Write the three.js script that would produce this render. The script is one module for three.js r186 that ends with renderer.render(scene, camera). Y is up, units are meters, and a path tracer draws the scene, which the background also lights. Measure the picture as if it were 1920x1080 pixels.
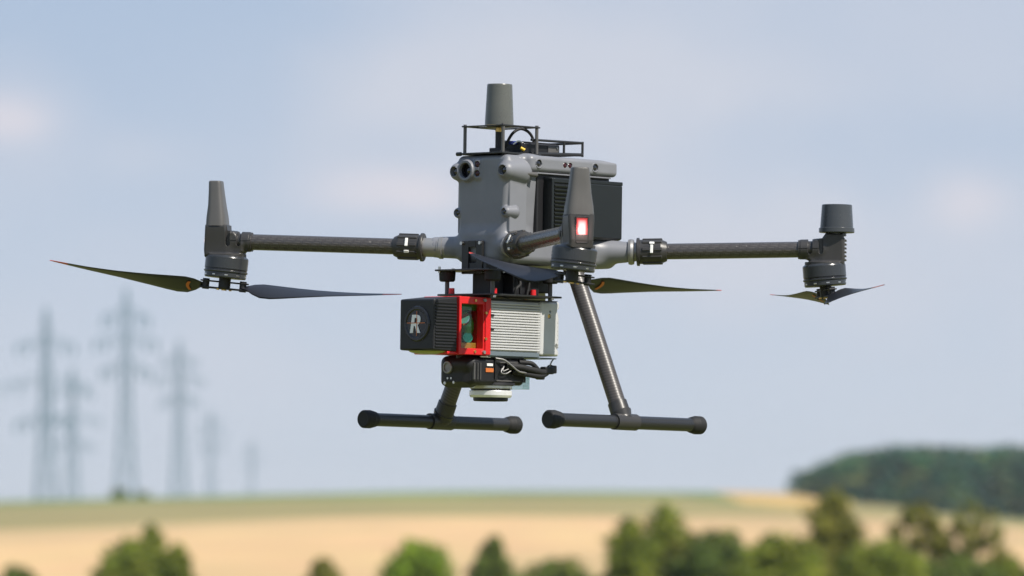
import * as THREE from 'three';
import { RoundedBoxGeometry } from 'three/addons/geometries/RoundedBoxGeometry.js';
import { MarchingCubes } from 'three/addons/objects/MarchingCubes.js';
import { mergeGeometries } from 'three/addons/utils/BufferGeometryUtils.js';
import { FontLoader } from 'three/addons/loaders/FontLoader.js';
import { TextGeometry } from 'three/addons/geometries/TextGeometry.js';

// ------------------------------------------------------------------ camera, sky, sun, exposure
const scene = new THREE.Scene();
const EYE = 1.7;
const camera = new THREE.PerspectiveCamera(5.457, 16 / 9, 0.1, 20000);
camera.position.set(0, EYE, 0);
camera.rotation.set(THREE.MathUtils.degToRad(2.066), 0, 0);
camera.focus = 8.95;
camera.userData.fStop = 8.2;
const renderer = new THREE.WebGLRenderer({ antialias: true });
renderer.setSize(1024, 576);
renderer.toneMapping = THREE.LinearToneMapping;
renderer.toneMappingExposure = 1.14;
renderer.shadowMap.enabled = true;

// seeded noise
function rng(seed) { let a = seed >>> 0; return () => { a = (a + 0x6d2b79f5) | 0; let t = Math.imul(a ^ (a >>> 15), 1 | a); t = (t + Math.imul(t ^ (t >>> 7), 61 | t)) ^ t; return ((t ^ (t >>> 14)) >>> 0) / 4294967296; }; }
const sstep = (a, b, x) => { const t = Math.min(1, Math.max(0, (x - a) / (b - a))); return t * t * (3 - 2 * t); };
const lerp = (a, b, t) => a + (b - a) * t;
function hash3(x, y, z) { let h = Math.imul(x, 374761393) + Math.imul(y, 668265263) + Math.imul(z, 2147483647 ^ 0x5bd1e995); h = Math.imul(h ^ (h >>> 13), 1274126177); return ((h ^ (h >>> 16)) >>> 0) / 4294967296; }
function vnoise(x, y, z = 0) {
  const i = Math.floor(x), j = Math.floor(y), k = Math.floor(z); let u = x - i, v = y - j, w = z - k;
  u = u * u * (3 - 2 * u); v = v * v * (3 - 2 * v); w = w * w * (3 - 2 * w);
  let r = 0;
  for (let a = 0; a < 2; a++) for (let b = 0; b < 2; b++) for (let c = 0; c < 2; c++) r += hash3(i + a, j + b, k + c) * (a ? u : 1 - u) * (b ? v : 1 - v) * (c ? w : 1 - w);
  return r;
}
const fbm = (x, y, z = 0, o = 4) => { let s = 0, a = 0.5, n = 0; for (let i = 0; i < o; i++) { s += a * vnoise(x, y, z); n += a; a *= 0.5; x *= 2.03; y *= 2.03; z *= 2.03; } return s / n; };

// the sky: pale summer haze at the horizon, blue higher up, soft thin clouds all round
{
  const W = 2048, H = 1024, data = new Float32Array(W * H * 4);
  const puffs = [[-4.75, 3.66, 0.40, 0.21, 0.8, 1], [-1.2, 3.0, 0.75, 0.19, 0.62, 1], [-0.75, 2.92, 0.4, 0.13, 0.3, 1], [4.32, 2.88, 0.36, 0.22, 0.55, 1], [-3.4, 3.3, 0.8, 0.2, 0.25], [2.3, 3.9, 1.6, 0.3, 0.25], [-0.2, 4.1, 1.3, 0.5, 0.45], [0.6, 3.2, 2.9, 1.5, 0.62], [2.2, 2.3, 2.2, 0.5, 0.3]];
  for (let y = 0; y < H; y++) for (let x = 0; x < W; x++) {
    const el = ((y + 0.5) / H - 0.5) * 180, az = ((x + 0.5) / W - 0.25) * 360, azw = az > 180 ? az - 360 : az;
    const e = Math.max(0, el), t = 1 - Math.exp(-e / 5.2), t2 = 1 - Math.exp(-e / 30);
    const th = Math.PI * az / 180, R = 7;
    let c = [lerp(0.575, 0.30, t), lerp(0.62, 0.43, t), lerp(0.685, 0.62, t)];
    c = [lerp(c[0], 0.13, t2 * 0.75), lerp(c[1], 0.23, t2 * 0.75), lerp(c[2], 0.43, t2 * 0.75)];
    // thin veil of cloud everywhere
    const n = fbm(Math.cos(th) * R * 2.2 + 31, Math.sin(th) * R * 2.2 + 17, el * 0.42, 4);
    let k = sstep(0.40, 0.68, n) * 0.55 * sstep(-1, 2.2, e);
    let kp = 0;
    for (const [pa, pe, wa, we, s, bright] of puffs) { const d = ((azw - pa) / wa) ** 2 + ((el - pe) / we) ** 2; const v = s * Math.exp(-d * 1.1) * (0.6 + 0.8 * fbm(az * 2.6 + 40, el * 4.5, 3, 4)); if (bright) kp += v; else k += v; }
    k = Math.min(0.95, k); kp = Math.min(0.9, kp);
    const puffC = [0.74, 0.675, 0.70], cl = [0.585, 0.60, 0.665];
    const o = (y * W + x) * 4;
    for (let i = 0; i < 3; i++) data[o + i] = el < -0.6 ? c[i] * 0.55 : lerp(lerp(c[i], cl[i], k * 0.8), puffC[i], kp);
    data[o + 3] = 1;
  }
  const sky = new THREE.DataTexture(data, W, H, THREE.RGBAFormat, THREE.FloatType);
  sky.mapping = THREE.EquirectangularReflectionMapping; sky.magFilter = sky.minFilter = THREE.LinearFilter; sky.wrapS = THREE.RepeatWrapping; sky.needsUpdate = true;
  scene.background = sky; scene.environment = sky;
}
const SUN = new THREE.Vector3(Math.cos(0.84) * Math.cos(0.66), Math.sin(0.84), Math.cos(0.84) * Math.sin(0.66));
const sun = new THREE.DirectionalLight(new THREE.Color(1, 0.935, 0.84), 5);
sun.position.copy(SUN).multiplyScalar(60).add(new THREE.Vector3(0, 2, -9)); sun.target.position.set(0, 2, -9);
sun.castShadow = true; sun.shadow.mapSize.set(2048, 2048);
Object.assign(sun.shadow.camera, { left: -3, right: 3, top: 3, bottom: -3, near: 1, far: 200 });
scene.add(sun, sun.target);
scene.fog = new THREE.FogExp2(new THREE.Color(0.86, 0.93, 1.0), 0.00009);

// ------------------------------------------------------------------ helpers
const used = {};
function numbered(name) { const n = used[name] = (used[name] ?? -1) + 1; return n ? `${name}_${String(n).padStart(3, '0')}` : name; }
function tag(o, label, category, group, kind) { if (label) o.userData.label = label; if (category) o.userData.category = category; if (group) o.userData.group = group; if (kind) o.userData.kind = kind; return o; }
const V = (x, y, z) => new THREE.Vector3(x, y, z);
function plain(g) {
  g = g.index ? g.toNonIndexed() : g;
  const out = new THREE.BufferGeometry();
  out.setAttribute('position', g.attributes.position); if (!g.attributes.normal) g.computeVertexNormals();
  out.setAttribute('normal', g.attributes.normal);
  out.setAttribute('uv', g.attributes.uv ?? new THREE.BufferAttribute(new Float32Array(g.attributes.position.count * 2), 2));
  if (g.userData?.keepColor) out.setAttribute('color', g.attributes.color);
  return out;
}
// uv in metres by the dominant direction of the normal
function boxUV(g) {
  const p = g.attributes.position, n = g.attributes.normal, uv = new Float32Array(p.count * 2);
  for (let i = 0; i < p.count; i++) {
    const ax = Math.abs(n.getX(i)), ay = Math.abs(n.getY(i)), az = Math.abs(n.getZ(i));
    const [a, b] = ax > ay && ax > az ? [p.getZ(i), p.getY(i)] : ay > az ? [p.getX(i), p.getZ(i)] : [p.getX(i), p.getY(i)];
    uv[2 * i] = a; uv[2 * i + 1] = b;
  }
  g.setAttribute('uv', new THREE.BufferAttribute(uv, 2));
  return g;
}
const merge = (list) => mergeGeometries(list.map(plain), false);
function mesh(name, geoms, m, parent, at) {
  let g = Array.isArray(geoms) ? merge(geoms) : geoms;
  if (at) g = g.clone().translate(-at.x, -at.y, -at.z);
  const o = new THREE.Mesh(g, m); o.name = parent ? name : numbered(name); o.castShadow = o.receiveShadow = true;
  (parent ?? scene).add(o); return o;
}
const each = (name, geoms, m, parent) => geoms.map((g) => mesh(name, [g], m, parent));
function part(name, parent) { const g = new THREE.Group(); g.name = name; parent.add(g); return g; }
function box(x, y, z, sx, sy, sz, r = 0.001) { const g = new RoundedBoxGeometry(sx, sy, sz, 2, Math.min(r, sx / 2.02, sy / 2.02, sz / 2.02)); g.translate(x, y, z); return boxUV(g); }
const boxB = (x0, x1, y0, y1, z0, z1, r) => box((x0 + x1) / 2, (y0 + y1) / 2, (z0 + z1) / 2, x1 - x0, y1 - y0, z1 - z0, r);
function orient(g, a, b) { const d = b.clone().sub(a).normalize(); g.applyQuaternion(new THREE.Quaternion().setFromUnitVectors(V(0, 1, 0), d)); return g.translate(a.x, a.y, a.z); }
// a tube from a to b with uv in metres (u round, v along)
function tube(a, b, r0, r1 = r0, seg = 28) {
  const L = a.distanceTo(b), g = new THREE.CylinderGeometry(r1, r0, L, seg, 1); g.translate(0, L / 2, 0);
  const uv = g.attributes.uv, r = Math.max(r0, r1); for (let i = 0; i < uv.count; i++) uv.setXY(i, uv.getX(i) * 2 * Math.PI * r, uv.getY(i) * L);
  return orient(g, a, b);
}
// a lathe with a sharp-edged profile [[radius, height] ...] along an axis from a in direction d
function lathe(pts, a, d, seg = 40) {
  const g = [];
  for (let i = 0; i + 1 < pts.length; i++) {
    const q = new THREE.LatheGeometry([new THREE.Vector2(...pts[i]), new THREE.Vector2(...pts[i + 1])], seg); g.push(q);
  }
  const m = merge(g), p = m.attributes.position, uv = m.attributes.uv, R = Math.max(...pts.map((q) => q[0]));
  for (let i = 0; i < uv.count; i++) uv.setXY(i, uv.getX(i) * 6.2832 * R, p.getY(i) + 0.3 * Math.hypot(p.getX(i), p.getZ(i)));
  orient(m, a, a.clone().add(d)); return m;
}
function curveTube(pts, r, n = 24) { return new THREE.TubeGeometry(new THREE.CatmullRomCurve3(pts.map((p) => V(...p))), n, r, 8, false); }
// a shape given as a distance field, meshed by marching cubes with normals from the field
function fieldMesh(f, lo, hi, n) {
  const mc = new MarchingCubes(n, new THREE.MeshStandardMaterial(), false, false, 400000);
  const s = [0, 1, 2].map((i) => (hi[i] - lo[i]) / n);
  for (let k = 0; k < n; k++) for (let j = 0; j < n; j++) for (let i = 0; i < n; i++) mc.field[i + j * n + k * n * n] = -f(lo[0] + i * s[0], lo[1] + j * s[1], lo[2] + k * s[2]) / Math.min(...s);
  mc.isolation = 0; mc.update();
  const c = mc.count, P = new Float32Array(c * 3), N = new Float32Array(c * 3), e = Math.min(...s) * 0.35;
  for (let i = 0; i < c; i++) {
    const p = [0, 1, 2].map((q) => lo[q] + (mc.positionArray[3 * i + q] + 1) / 2 * (hi[q] - lo[q]));
    P.set(p, 3 * i);
    const g = V(f(p[0] + e, p[1], p[2]) - f(p[0] - e, p[1], p[2]), f(p[0], p[1] + e, p[2]) - f(p[0], p[1] - e, p[2]), f(p[0], p[1], p[2] + e) - f(p[0], p[1], p[2] - e)).normalize();
    N.set([g.x, g.y, g.z], 3 * i);
  }
  const geo = new THREE.BufferGeometry();
  geo.setAttribute('position', new THREE.BufferAttribute(P, 3)); geo.setAttribute('normal', new THREE.BufferAttribute(N, 3));
  return boxUV(geo);
}
// distance functions
const sdBox = (x, y, z, cx, cy, cz, hx, hy, hz, r) => { const a = Math.abs(x - cx) - hx + r, b = Math.abs(y - cy) - hy + r, c = Math.abs(z - cz) - hz + r; return Math.hypot(Math.max(a, 0), Math.max(b, 0), Math.max(c, 0)) + Math.min(Math.max(a, b, c), 0) - r; };
const sdCap = (x, y, z, a, b, r0, r1) => { const dx = b[0] - a[0], dy = b[1] - a[1], dz = b[2] - a[2]; const t = Math.min(1, Math.max(0, ((x - a[0]) * dx + (y - a[1]) * dy + (z - a[2]) * dz) / (dx * dx + dy * dy + dz * dz))); return Math.hypot(x - a[0] - dx * t, y - a[1] - dy * t, z - a[2] - dz * t) - lerp(r0, r1, t); };
const smin = (a, b, k) => { const h = Math.max(k - Math.abs(a - b), 0) / k; return Math.min(a, b) - h * h * k / 4; };
const sdCylX = (x, y, z, x0, x1, cy, cz, r) => Math.max(Math.hypot(y - cy, z - cz) - r, x0 - x, x - x1);
const sdCylZ = (x, y, z, z0, z1, cx, cy, r) => Math.max(Math.hypot(x - cx, y - cy) - r, z0 - z, z - z1);

// ------------------------------------------------------------------ textures and materials
function tex(w, h, fn, rep, srgb = false) {
  const d = new Uint8Array(w * h * 4);
  for (let y = 0; y < h; y++) for (let x = 0; x < w; x++) { const c = fn(x / w, y / h, x, y); const o = (y * w + x) * 4; for (let i = 0; i < 3; i++) d[o + i] = Math.max(0, Math.min(255, Math.round(255 * (c[i] ?? c)))); d[o + 3] = 255; }
  const t = new THREE.DataTexture(d, w, h, THREE.RGBAFormat); t.wrapS = t.wrapT = THREE.RepeatWrapping; t.magFilter = THREE.LinearFilter; t.minFilter = THREE.LinearMipmapLinearFilter; t.generateMipmaps = true;
  if (rep) t.repeat.set(rep[0], rep[1]); if (srgb) t.colorSpace = THREE.SRGBColorSpace; t.needsUpdate = true; return t;
}
const tile = (f, x, y, s) => { const u = x * s, v = y * s; const a = f(u, v), b = f(u - s, v), c = f(u, v - s), d = f(u - s, v - s); const p = sstep(0, 1, x), q = sstep(0, 1, y); return lerp(lerp(a, b, p), lerp(c, d, p), q); };
const grainT = tex(256, 256, (x, y) => { const n = 0.5 * tile((u, v) => fbm(u, v, 1, 3), x, y, 6) + 0.5 * tile((u, v) => fbm(u, v, 5, 3), x, y, 40); return 0.35 + 0.6 * n; }, [9, 9]);
const grainFine = tex(256, 256, (x, y) => tile((u, v) => vnoise(u, v, 2), x, y, 110), [18, 18]);
const wearRough = tex(256, 256, (x, y) => 0.72 + 0.5 * (tile((u, v) => fbm(u, v, 21, 4), x, y, 7) - 0.4), [7, 7]);
const wearMap = tex(512, 512, (x, y, i, j) => { const n = tile((u, v) => fbm(u, v, 8, 4), x, y, 8), s = hash3(i, j, 4) > 0.9985 ? 0.16 : 0, g = hash3(i, j, 9) * 0.05; return 0.80 + 0.22 * (n - 0.5) + s + g; }, [6, 6]);
// 2 x 2 twill: cells of about 2.6 mm
const twill = (lo, hi) => tex(128, 128, (x, y) => {
  const cx = x * 8, cy = y * 8, i = Math.floor(cx), j = Math.floor(cy), warp = ((i + j) & 3) < 2, t = warp ? cx - i : cy - j;
  const prof = Math.sin(Math.PI * t), fib = 0.86 + 0.14 * hash3(Math.floor((warp ? cx : cy) * 6), i * 7 + j, 3);
  return lerp(lo, hi, prof * (warp ? 1 : 0.62)) * fib;
}, [34, 34]);
const twillColor = twill(0.45, 1.0), twillRough = twill(1, 0.55), twillBump = twill(0, 1);
const windT = tex(128, 128, (x, y) => { const s = (y * 6 + x * 3) % 1; const p = Math.sin(Math.PI * s); return 0.58 + 0.42 * p * p; }, [1 / 0.0742, 1 / 0.026]);

const ledT = tex(64, 128, (x, y) => { const a = Math.abs(x - 0.5) * 2, b = Math.abs(y - 0.46) * 2, k = Math.max(0, 1 - (a / 0.92) ** 4) * Math.max(0, 1 - (b / 1.02) ** 5); return [0.07 + 0.90 * k, 0.025 + 0.84 * k, 0.03 + 0.83 * k]; }, null, true);
const lin = (r, g, b) => new THREE.Color().setRGB(r, g, b);
const std = (c, rough, o = {}) => new THREE.MeshStandardMaterial({ color: lin(...c), roughness: rough, ...o });
const phys = (c, rough, o = {}) => new THREE.MeshPhysicalMaterial({ color: lin(...c), roughness: rough, ...o });
const M = {
  shell: std([0.232, 0.238, 0.262], 0.56, { map: wearMap, roughnessMap: wearRough, bumpMap: grainFine, bumpScale: 0.00006 }),
  dark: std([0.046, 0.044, 0.043], 0.52, { map: wearMap, roughnessMap: wearRough, bumpMap: grainFine, bumpScale: 0.00005 }),
  mid: std([0.118, 0.114, 0.111], 0.5, { map: wearMap, roughnessMap: wearRough, bumpMap: grainFine, bumpScale: 0.00005 }),
  antenna: std([0.135, 0.14, 0.128], 0.36, { map: wearMap, roughnessMap: wearRough }),
  cap: std([0.066, 0.073, 0.082], 0.36, { map: wearMap, roughnessMap: wearRough }),
  black: std([0.010, 0.010, 0.012], 0.5, { bumpMap: grainFine, bumpScale: 0.00005 }),
  blackGloss: std([0.012, 0.012, 0.014], 0.16),
  battery: std([0.012, 0.015, 0.016], 0.5, { map: wearMap, roughnessMap: wearRough }),
  rubber: std([0.013, 0.013, 0.014], 0.7, { map: wearMap }),
  carbon: phys([0.092, 0.083, 0.078], 0.32, { map: twillColor, roughnessMap: twillRough, bumpMap: twillBump, bumpScale: 0.00025, clearcoat: 0.25, clearcoatRoughness: 0.3 }),
  wound: phys([0.078, 0.069, 0.064], 0.4, { map: windT, bumpMap: windT, bumpScale: 0.00018, clearcoat: 0.2, clearcoatRoughness: 0.3 }),
  belly: std([0.30, 0.32, 0.06], 0.22),
  skid: phys([0.019, 0.019, 0.02], 0.4, { map: windT, bumpMap: windT, bumpScale: 0.0003, clearcoat: 0.3, clearcoatRoughness: 0.25 }),
  rotor: std([0.042, 0.046, 0.052], 0.34, { map: wearMap, roughnessMap: wearRough }),
  plate: std([0.02, 0.02, 0.02], 0.35),
  steel: std([0.62, 0.61, 0.58], 0.28, { metalness: 1 }),
  coupling: std([0.36, 0.355, 0.35], 0.45, { metalness: 0.55, map: wearMap }),
  brass: std([0.72, 0.48, 0.16], 0.3, { metalness: 1 }),
  red: std([0.62, 0.014, 0.016], 0.36, { bumpMap: grainFine, bumpScale: 0.00003 }),
  silver: std([0.74, 0.745, 0.745], 0.42, { metalness: 0.2, map: wearMap }),
  silverDark: std([0.16, 0.20, 0.23], 0.5, { metalness: 0.2 }),
  lensSilver: std([0.80, 0.80, 0.79], 0.26, { metalness: 0.3 }),
  white: std([0.82, 0.82, 0.8], 0.5),
  orange: std([0.55, 0.15, 0.035], 0.5),
  blue: std([0.03, 0.05, 0.32], 0.45),
  yellow: std([0.75, 0.5, 0.03], 0.45),
  sensor: std([0.045, 0.008, 0.012], 0.12),
  glass: phys([0.012, 0.012, 0.016], 0.05, { clearcoat: 1, clearcoatRoughness: 0.03 }),
  windowGlass: phys([0.80, 0.95, 0.82], 0.0, { specularIntensity: 0.5, transmission: 1, thickness: 0, ior: 1.5 }),
  cavity: std([0.04, 0.14, 0.035], 0.35),
  mirror: std([0.55, 0.66, 0.60], 0.08, { metalness: 1 }),
  prism: phys([0.04, 0.20, 0.045], 0.1, { clearcoat: 1 }),
  mirrorTeal: std([0.06, 0.36, 0.38], 0.15, { metalness: 0.5 }),
  acrylic: phys([0.85, 0.93, 0.92], 0.08, { transmission: 0.85, thickness: 0 }),
  ledRed: std([0.20, 0.012, 0.015], 0.3, { emissive: lin(0.05, 0.006, 0.008), emissiveIntensity: 1 }),
  ledCore: std([0.35, 0.03, 0.03], 0.3, { emissive: lin(1, 1, 1), emissiveIntensity: 1.2, emissiveMap: ledT }),
  blade: phys([1, 1, 1], 0.36, { vertexColors: true }),
};

// ------------------------------------------------------------------ the land: meadow slope, valley, wheat, stubble and the crest
const knots = [[-600, 1], [-60, 0.4], [0, 0], [9, -0.15], [40, -1.0], [120, -5.2], [215, -8.8], [300, -8.0], [400, -3.9], [500, -3.4], [600, -2.55], [800, -0.77], [1000, 1.52], [1250, 4.62], [1500, 4.3], [2000, -3], [3000, -12], [7000, -16]];
function land(x, d) {
  let i = 0; while (i < knots.length - 2 && d > knots[i + 1][0]) i++;
  const k = (q) => knots[Math.max(0, Math.min(knots.length - 1, q))], [x0, y0] = k(i), [x1, y1] = k(i + 1), [xm, ym] = k(i - 1), [xp, yp] = k(i + 2);
  const t = Math.max(0, Math.min(1, (d - x0) / (x1 - x0))), h = x1 - x0;
  const lim = (s0, s1) => (s0 * s1 <= 0 ? 0 : 2 * s0 * s1 / (s0 + s1));
  const s = (y1 - y0) / h, m0 = i > 0 ? lim((y0 - ym) / (x0 - xm), s) : s, m1 = i < knots.length - 2 ? lim(s, (yp - y1) / (xp - x1)) : s;
  let y = (2 * t ** 3 - 3 * t * t + 1) * y0 + (t ** 3 - 2 * t * t + t) * h * m0 + (3 * t * t - 2 * t ** 3) * y1 + (t ** 3 - t * t) * h * m1;
  y -= 2.3 * sstep(5, 135, -x) * sstep(500, 1250, d) + (3.6 * sstep(42, 130, x) + 2.2 * sstep(56, 90, x)) * sstep(500, 1100, d);
  return y + (vnoise(x * 0.02, d * 0.012, 7) - 0.5) * 0.25 * sstep(30, 120, d);
}
const wheatTop = (x) => 885 - 130 * sstep(15, 75, -x) - 35 * sstep(20, 90, x);
function sheet(name, x0, x1, dA, dB, nx, nd, color, rough = 0.95, lift = 0) {
  const P = [], C = [], I = [];
  for (let j = 0; j <= nd; j++) for (let i = 0; i <= nx; i++) {
    const s = i / nx, x = lerp(x0, x1, s), a = typeof dA === 'function' ? dA(x) : dA, b = typeof dB === 'function' ? dB(x) : dB, d = lerp(a, b, j / nd);
    P.push(x, land(x, d) + lift, -d); C.push(...color(x, d));
  }
  for (let j = 0; j < nd; j++) for (let i = 0; i < nx; i++) { const a = j * (nx + 1) + i, b = a + nx + 1; I.push(a, a + 1, b, b, a + 1, b + 1); }
  const g = new THREE.BufferGeometry(); g.setAttribute('position', new THREE.Float32BufferAttribute(P, 3)); g.setAttribute('color', new THREE.Float32BufferAttribute(C, 3)); g.setIndex(I); g.computeVertexNormals();
  const o = mesh(name, g, std([1, 1, 1], rough, { vertexColors: true })); return tag(o, null, null, null, 'structure');
}
const mottle = (c, amp, sx, sd, seed) => (x, d) => { const n = 1 + amp * (2 * fbm(x * sx, d * sd, seed, 3) - 1); const w = 1 + amp * 0.5 * (2 * vnoise(x * sx * 3, d * sd * 3, seed + 5) - 1); return [c[0] * n, c[1] * n * w, c[2] * n]; };
const crestA = (x) => 1120 - 150 * sstep(36, 44, x) * (1 - sstep(54, 64, x)), crestB = 1300;
sheet('meadow_ground', -900, 900, -600, 330, 90, 90, mottle([0.15, 0.15, 0.042], 0.3, 0.2, 0.2, 1));
sheet('meadow_ground_far', -2500, -900, -600, 7000, 20, 80, mottle([0.16, 0.16, 0.07], 0.3, 0.01, 0.01, 2));
sheet('meadow_ground_far', 900, 2500, -600, 7000, 20, 80, mottle([0.16, 0.16, 0.07], 0.3, 0.01, 0.01, 2));
{ const base = mottle([0.60, 0.392, 0.183], 0.12, 0.12, 0.018, 3), patch = (x, d) => fbm(x * 0.035, d * 0.006, 12, 3); sheet('wheat_field', -900, 900, 330, wheatTop, 300, 120, (x, d) => { const c = base(x, d), g = sstep(0.5, 0.72, patch(x, d)) * 0.16; return [c[0] * (1 - g), c[1] * (1 - g * 0.75), c[2] * (1 - g * 0.8)]; }); }
sheet('stubble_field', -900, 900, wheatTop, crestA, 180, 40, mottle([0.27, 0.225, 0.075], 0.16, 0.06, 0.012, 4));
sheet('green_crop_strip', -900, 40, crestA, crestB, 120, 20, mottle([0.125, 0.19, 0.032], 0.16, 0.05, 0.012, 5));
sheet('golden_crop_strip', 40, 62, crestA, crestB, 40, 20, mottle([0.52, 0.34, 0.105], 0.1, 0.05, 0.012, 6));
sheet('green_crop_strip', 62, 900, crestA, crestB, 90, 20, mottle([0.17, 0.19, 0.06], 0.16, 0.05, 0.012, 5));
sheet('far_land', -900, 900, crestB, 7000, 60, 90, mottle([0.18, 0.18, 0.08], 0.3, 0.01, 0.01, 8));

// ------------------------------------------------------------------ trees
function leafCloud(lobes, n, size, cols, rnd, flat = 0.5) {
  const P = new Float32Array(n * 18), N = new Float32Array(n * 18), C = new Float32Array(n * 18);
  const vol = lobes.map((l) => l[3] * l[4] * l[5]), tot = vol.reduce((a, b) => a + b, 0);
  const q = new THREE.Quaternion(), a = V(), b = V(), nn = V();
  for (let i = 0; i < n; i++) {
    let r = rnd() * tot, k = 0; while (k < lobes.length - 1 && r > vol[k]) r -= vol[k++];
    const l = lobes[k], u = rnd() * 2 - 1, th = rnd() * 6.2832, rad = Math.pow(rnd(), 0.42) * (0.82 + 0.36 * rnd()), s = Math.sqrt(1 - u * u);
    const dx = s * Math.cos(th), dz = s * Math.sin(th), cx = l[0] + dx * l[3] * rad, cy = l[1] + u * l[4] * rad, cz = l[2] + dz * l[5] * rad;
    nn.set(dx + (rnd() - 0.5) * 1.6, u + 0.5 + (rnd() - 0.5) * 1.6, dz + (rnd() - 0.5) * 1.6).normalize();
    q.setFromUnitVectors(V(0, 0, 1), nn);
    const sz = size * (0.6 + 0.8 * rnd()); a.set(sz, 0, 0).applyQuaternion(q); b.set(0, sz * 0.75, 0).applyQuaternion(q);
    const col = cols[rnd() < 0.55 ? (k * 7) % cols.length : Math.floor(rnd() * cols.length)], f = 0.7 + 0.5 * rnd() + 0.12 * ((k * 5) % 4 - 1.5);
    const v = [[-1, 0], [0, -1], [1, 0], [-1, 0], [1, 0], [0, 1]];
    for (let j = 0; j < 6; j++) {
      const o = i * 18 + j * 3;
      P[o] = cx + a.x * v[j][0] + b.x * v[j][1]; P[o + 1] = cy + a.y * v[j][0] + b.y * v[j][1]; P[o + 2] = cz + a.z * v[j][0] + b.z * v[j][1];
      N[o] = nn.x; N[o + 1] = nn.y; N[o + 2] = nn.z; C[o] = col[0] * f; C[o + 1] = col[1] * f; C[o + 2] = col[2] * f;
    }
  }
  const g = new THREE.BufferGeometry(); g.setAttribute('position', new THREE.BufferAttribute(P, 3)); g.setAttribute('normal', new THREE.BufferAttribute(N, 3)); g.setAttribute('color', new THREE.BufferAttribute(C, 3)); return g;
}
const leafM = phys([1, 1, 1], 0.9, { specularIntensity: 0.25, vertexColors: true, transmission: 0.4, thickness: 0, side: THREE.DoubleSide });
const barkM = std([0.11, 0.085, 0.06], 0.9, { bumpMap: grainT, bumpScale: 0.01 });
const GREEN = { mid: [[0.230, 0.281, 0.032], [0.168, 0.219, 0.028], [0.293, 0.322, 0.042]], dark: [[0.139, 0.198, 0.036], [0.104, 0.157, 0.034], [0.202, 0.240, 0.038]], bright: [[0.250, 0.356, 0.029], [0.195, 0.294, 0.027], [0.307, 0.391, 0.047]], olive: [[0.243, 0.247, 0.038], [0.173, 0.185, 0.032], [0.314, 0.294, 0.053]] };
let treeSeed = 11;
// x, distance, height of the top above eye level, crown half width, crown height; shape: 'round' | 'cone' | 'airy'
function tree(name, label, category, group, x, d, top, hw, ch, cols, shape, n = 2600) {
  const rnd = rng(treeSeed++ * 977), base = land(x, d), g = new THREE.Group(); g.name = numbered(name); g.position.set(x, base, -d); scene.add(g);
  // crown: a dome (or cone) of overlapping clumps; ch is the height over which it reaches its full half width
  const H = EYE + top - base, lobes = [], crown = Math.min(H * 0.85, ch * 1.7), L = H - crown, airy = shape === 'airy';
  const wide = (q) => { const t = Math.min(1, q / ch); return hw * (shape === 'cone' ? 0.12 + 0.88 * t ** 0.85 : Math.sqrt(Math.max(0, 1 - (1 - t) ** 2))) * (q > ch ? 1 - 0.25 * (q - ch) / ch : 1); };
  const cnt = airy ? 46 : 54;
  for (let i = 0; i < cnt; i++) {
    const q = crown * (i + 0.5) / cnt, w = wide(q), r = hw * (airy ? 0.17 + 0.13 * rnd() : (shape === 'cone' ? 0.16 : 0.24) + 0.2 * rnd()) * (q < ch * 0.25 ? 0.75 : 1), an = i * 2.4 + rnd() * 1.2, off = Math.max(0, w - r * 0.8) * (0.5 + 0.62 * rnd()) * (airy ? 1.1 : 1);
    lobes.push([Math.cos(an) * off, Math.min(H - r * 0.8, H - q - r * 0.4 + (rnd() - 0.5) * r * 0.5), Math.sin(an) * off, r, r * (0.75 + 0.4 * rnd()), r]);
  }
  mesh('crown', leafCloud(lobes, n, Math.max(0.1, hw * 0.07), cols, rnd), leafM, g);
  const limbs = [tube(V(0, -0.3, 0), V(0.05, L + ch * 0.55, 0.05), 0.03 * hw + 0.06, 0.03, 8)];
  for (const l of lobes.slice(0, 9)) limbs.push(tube(V(0.02, L * 0.8 + rnd() * ch * 0.2, 0.02), V(l[0], l[1], l[2]), 0.05, 0.015, 6));
  mesh('trunk', limbs, barkM, g);
  tag(g, label, category, group); return g;
}
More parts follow.
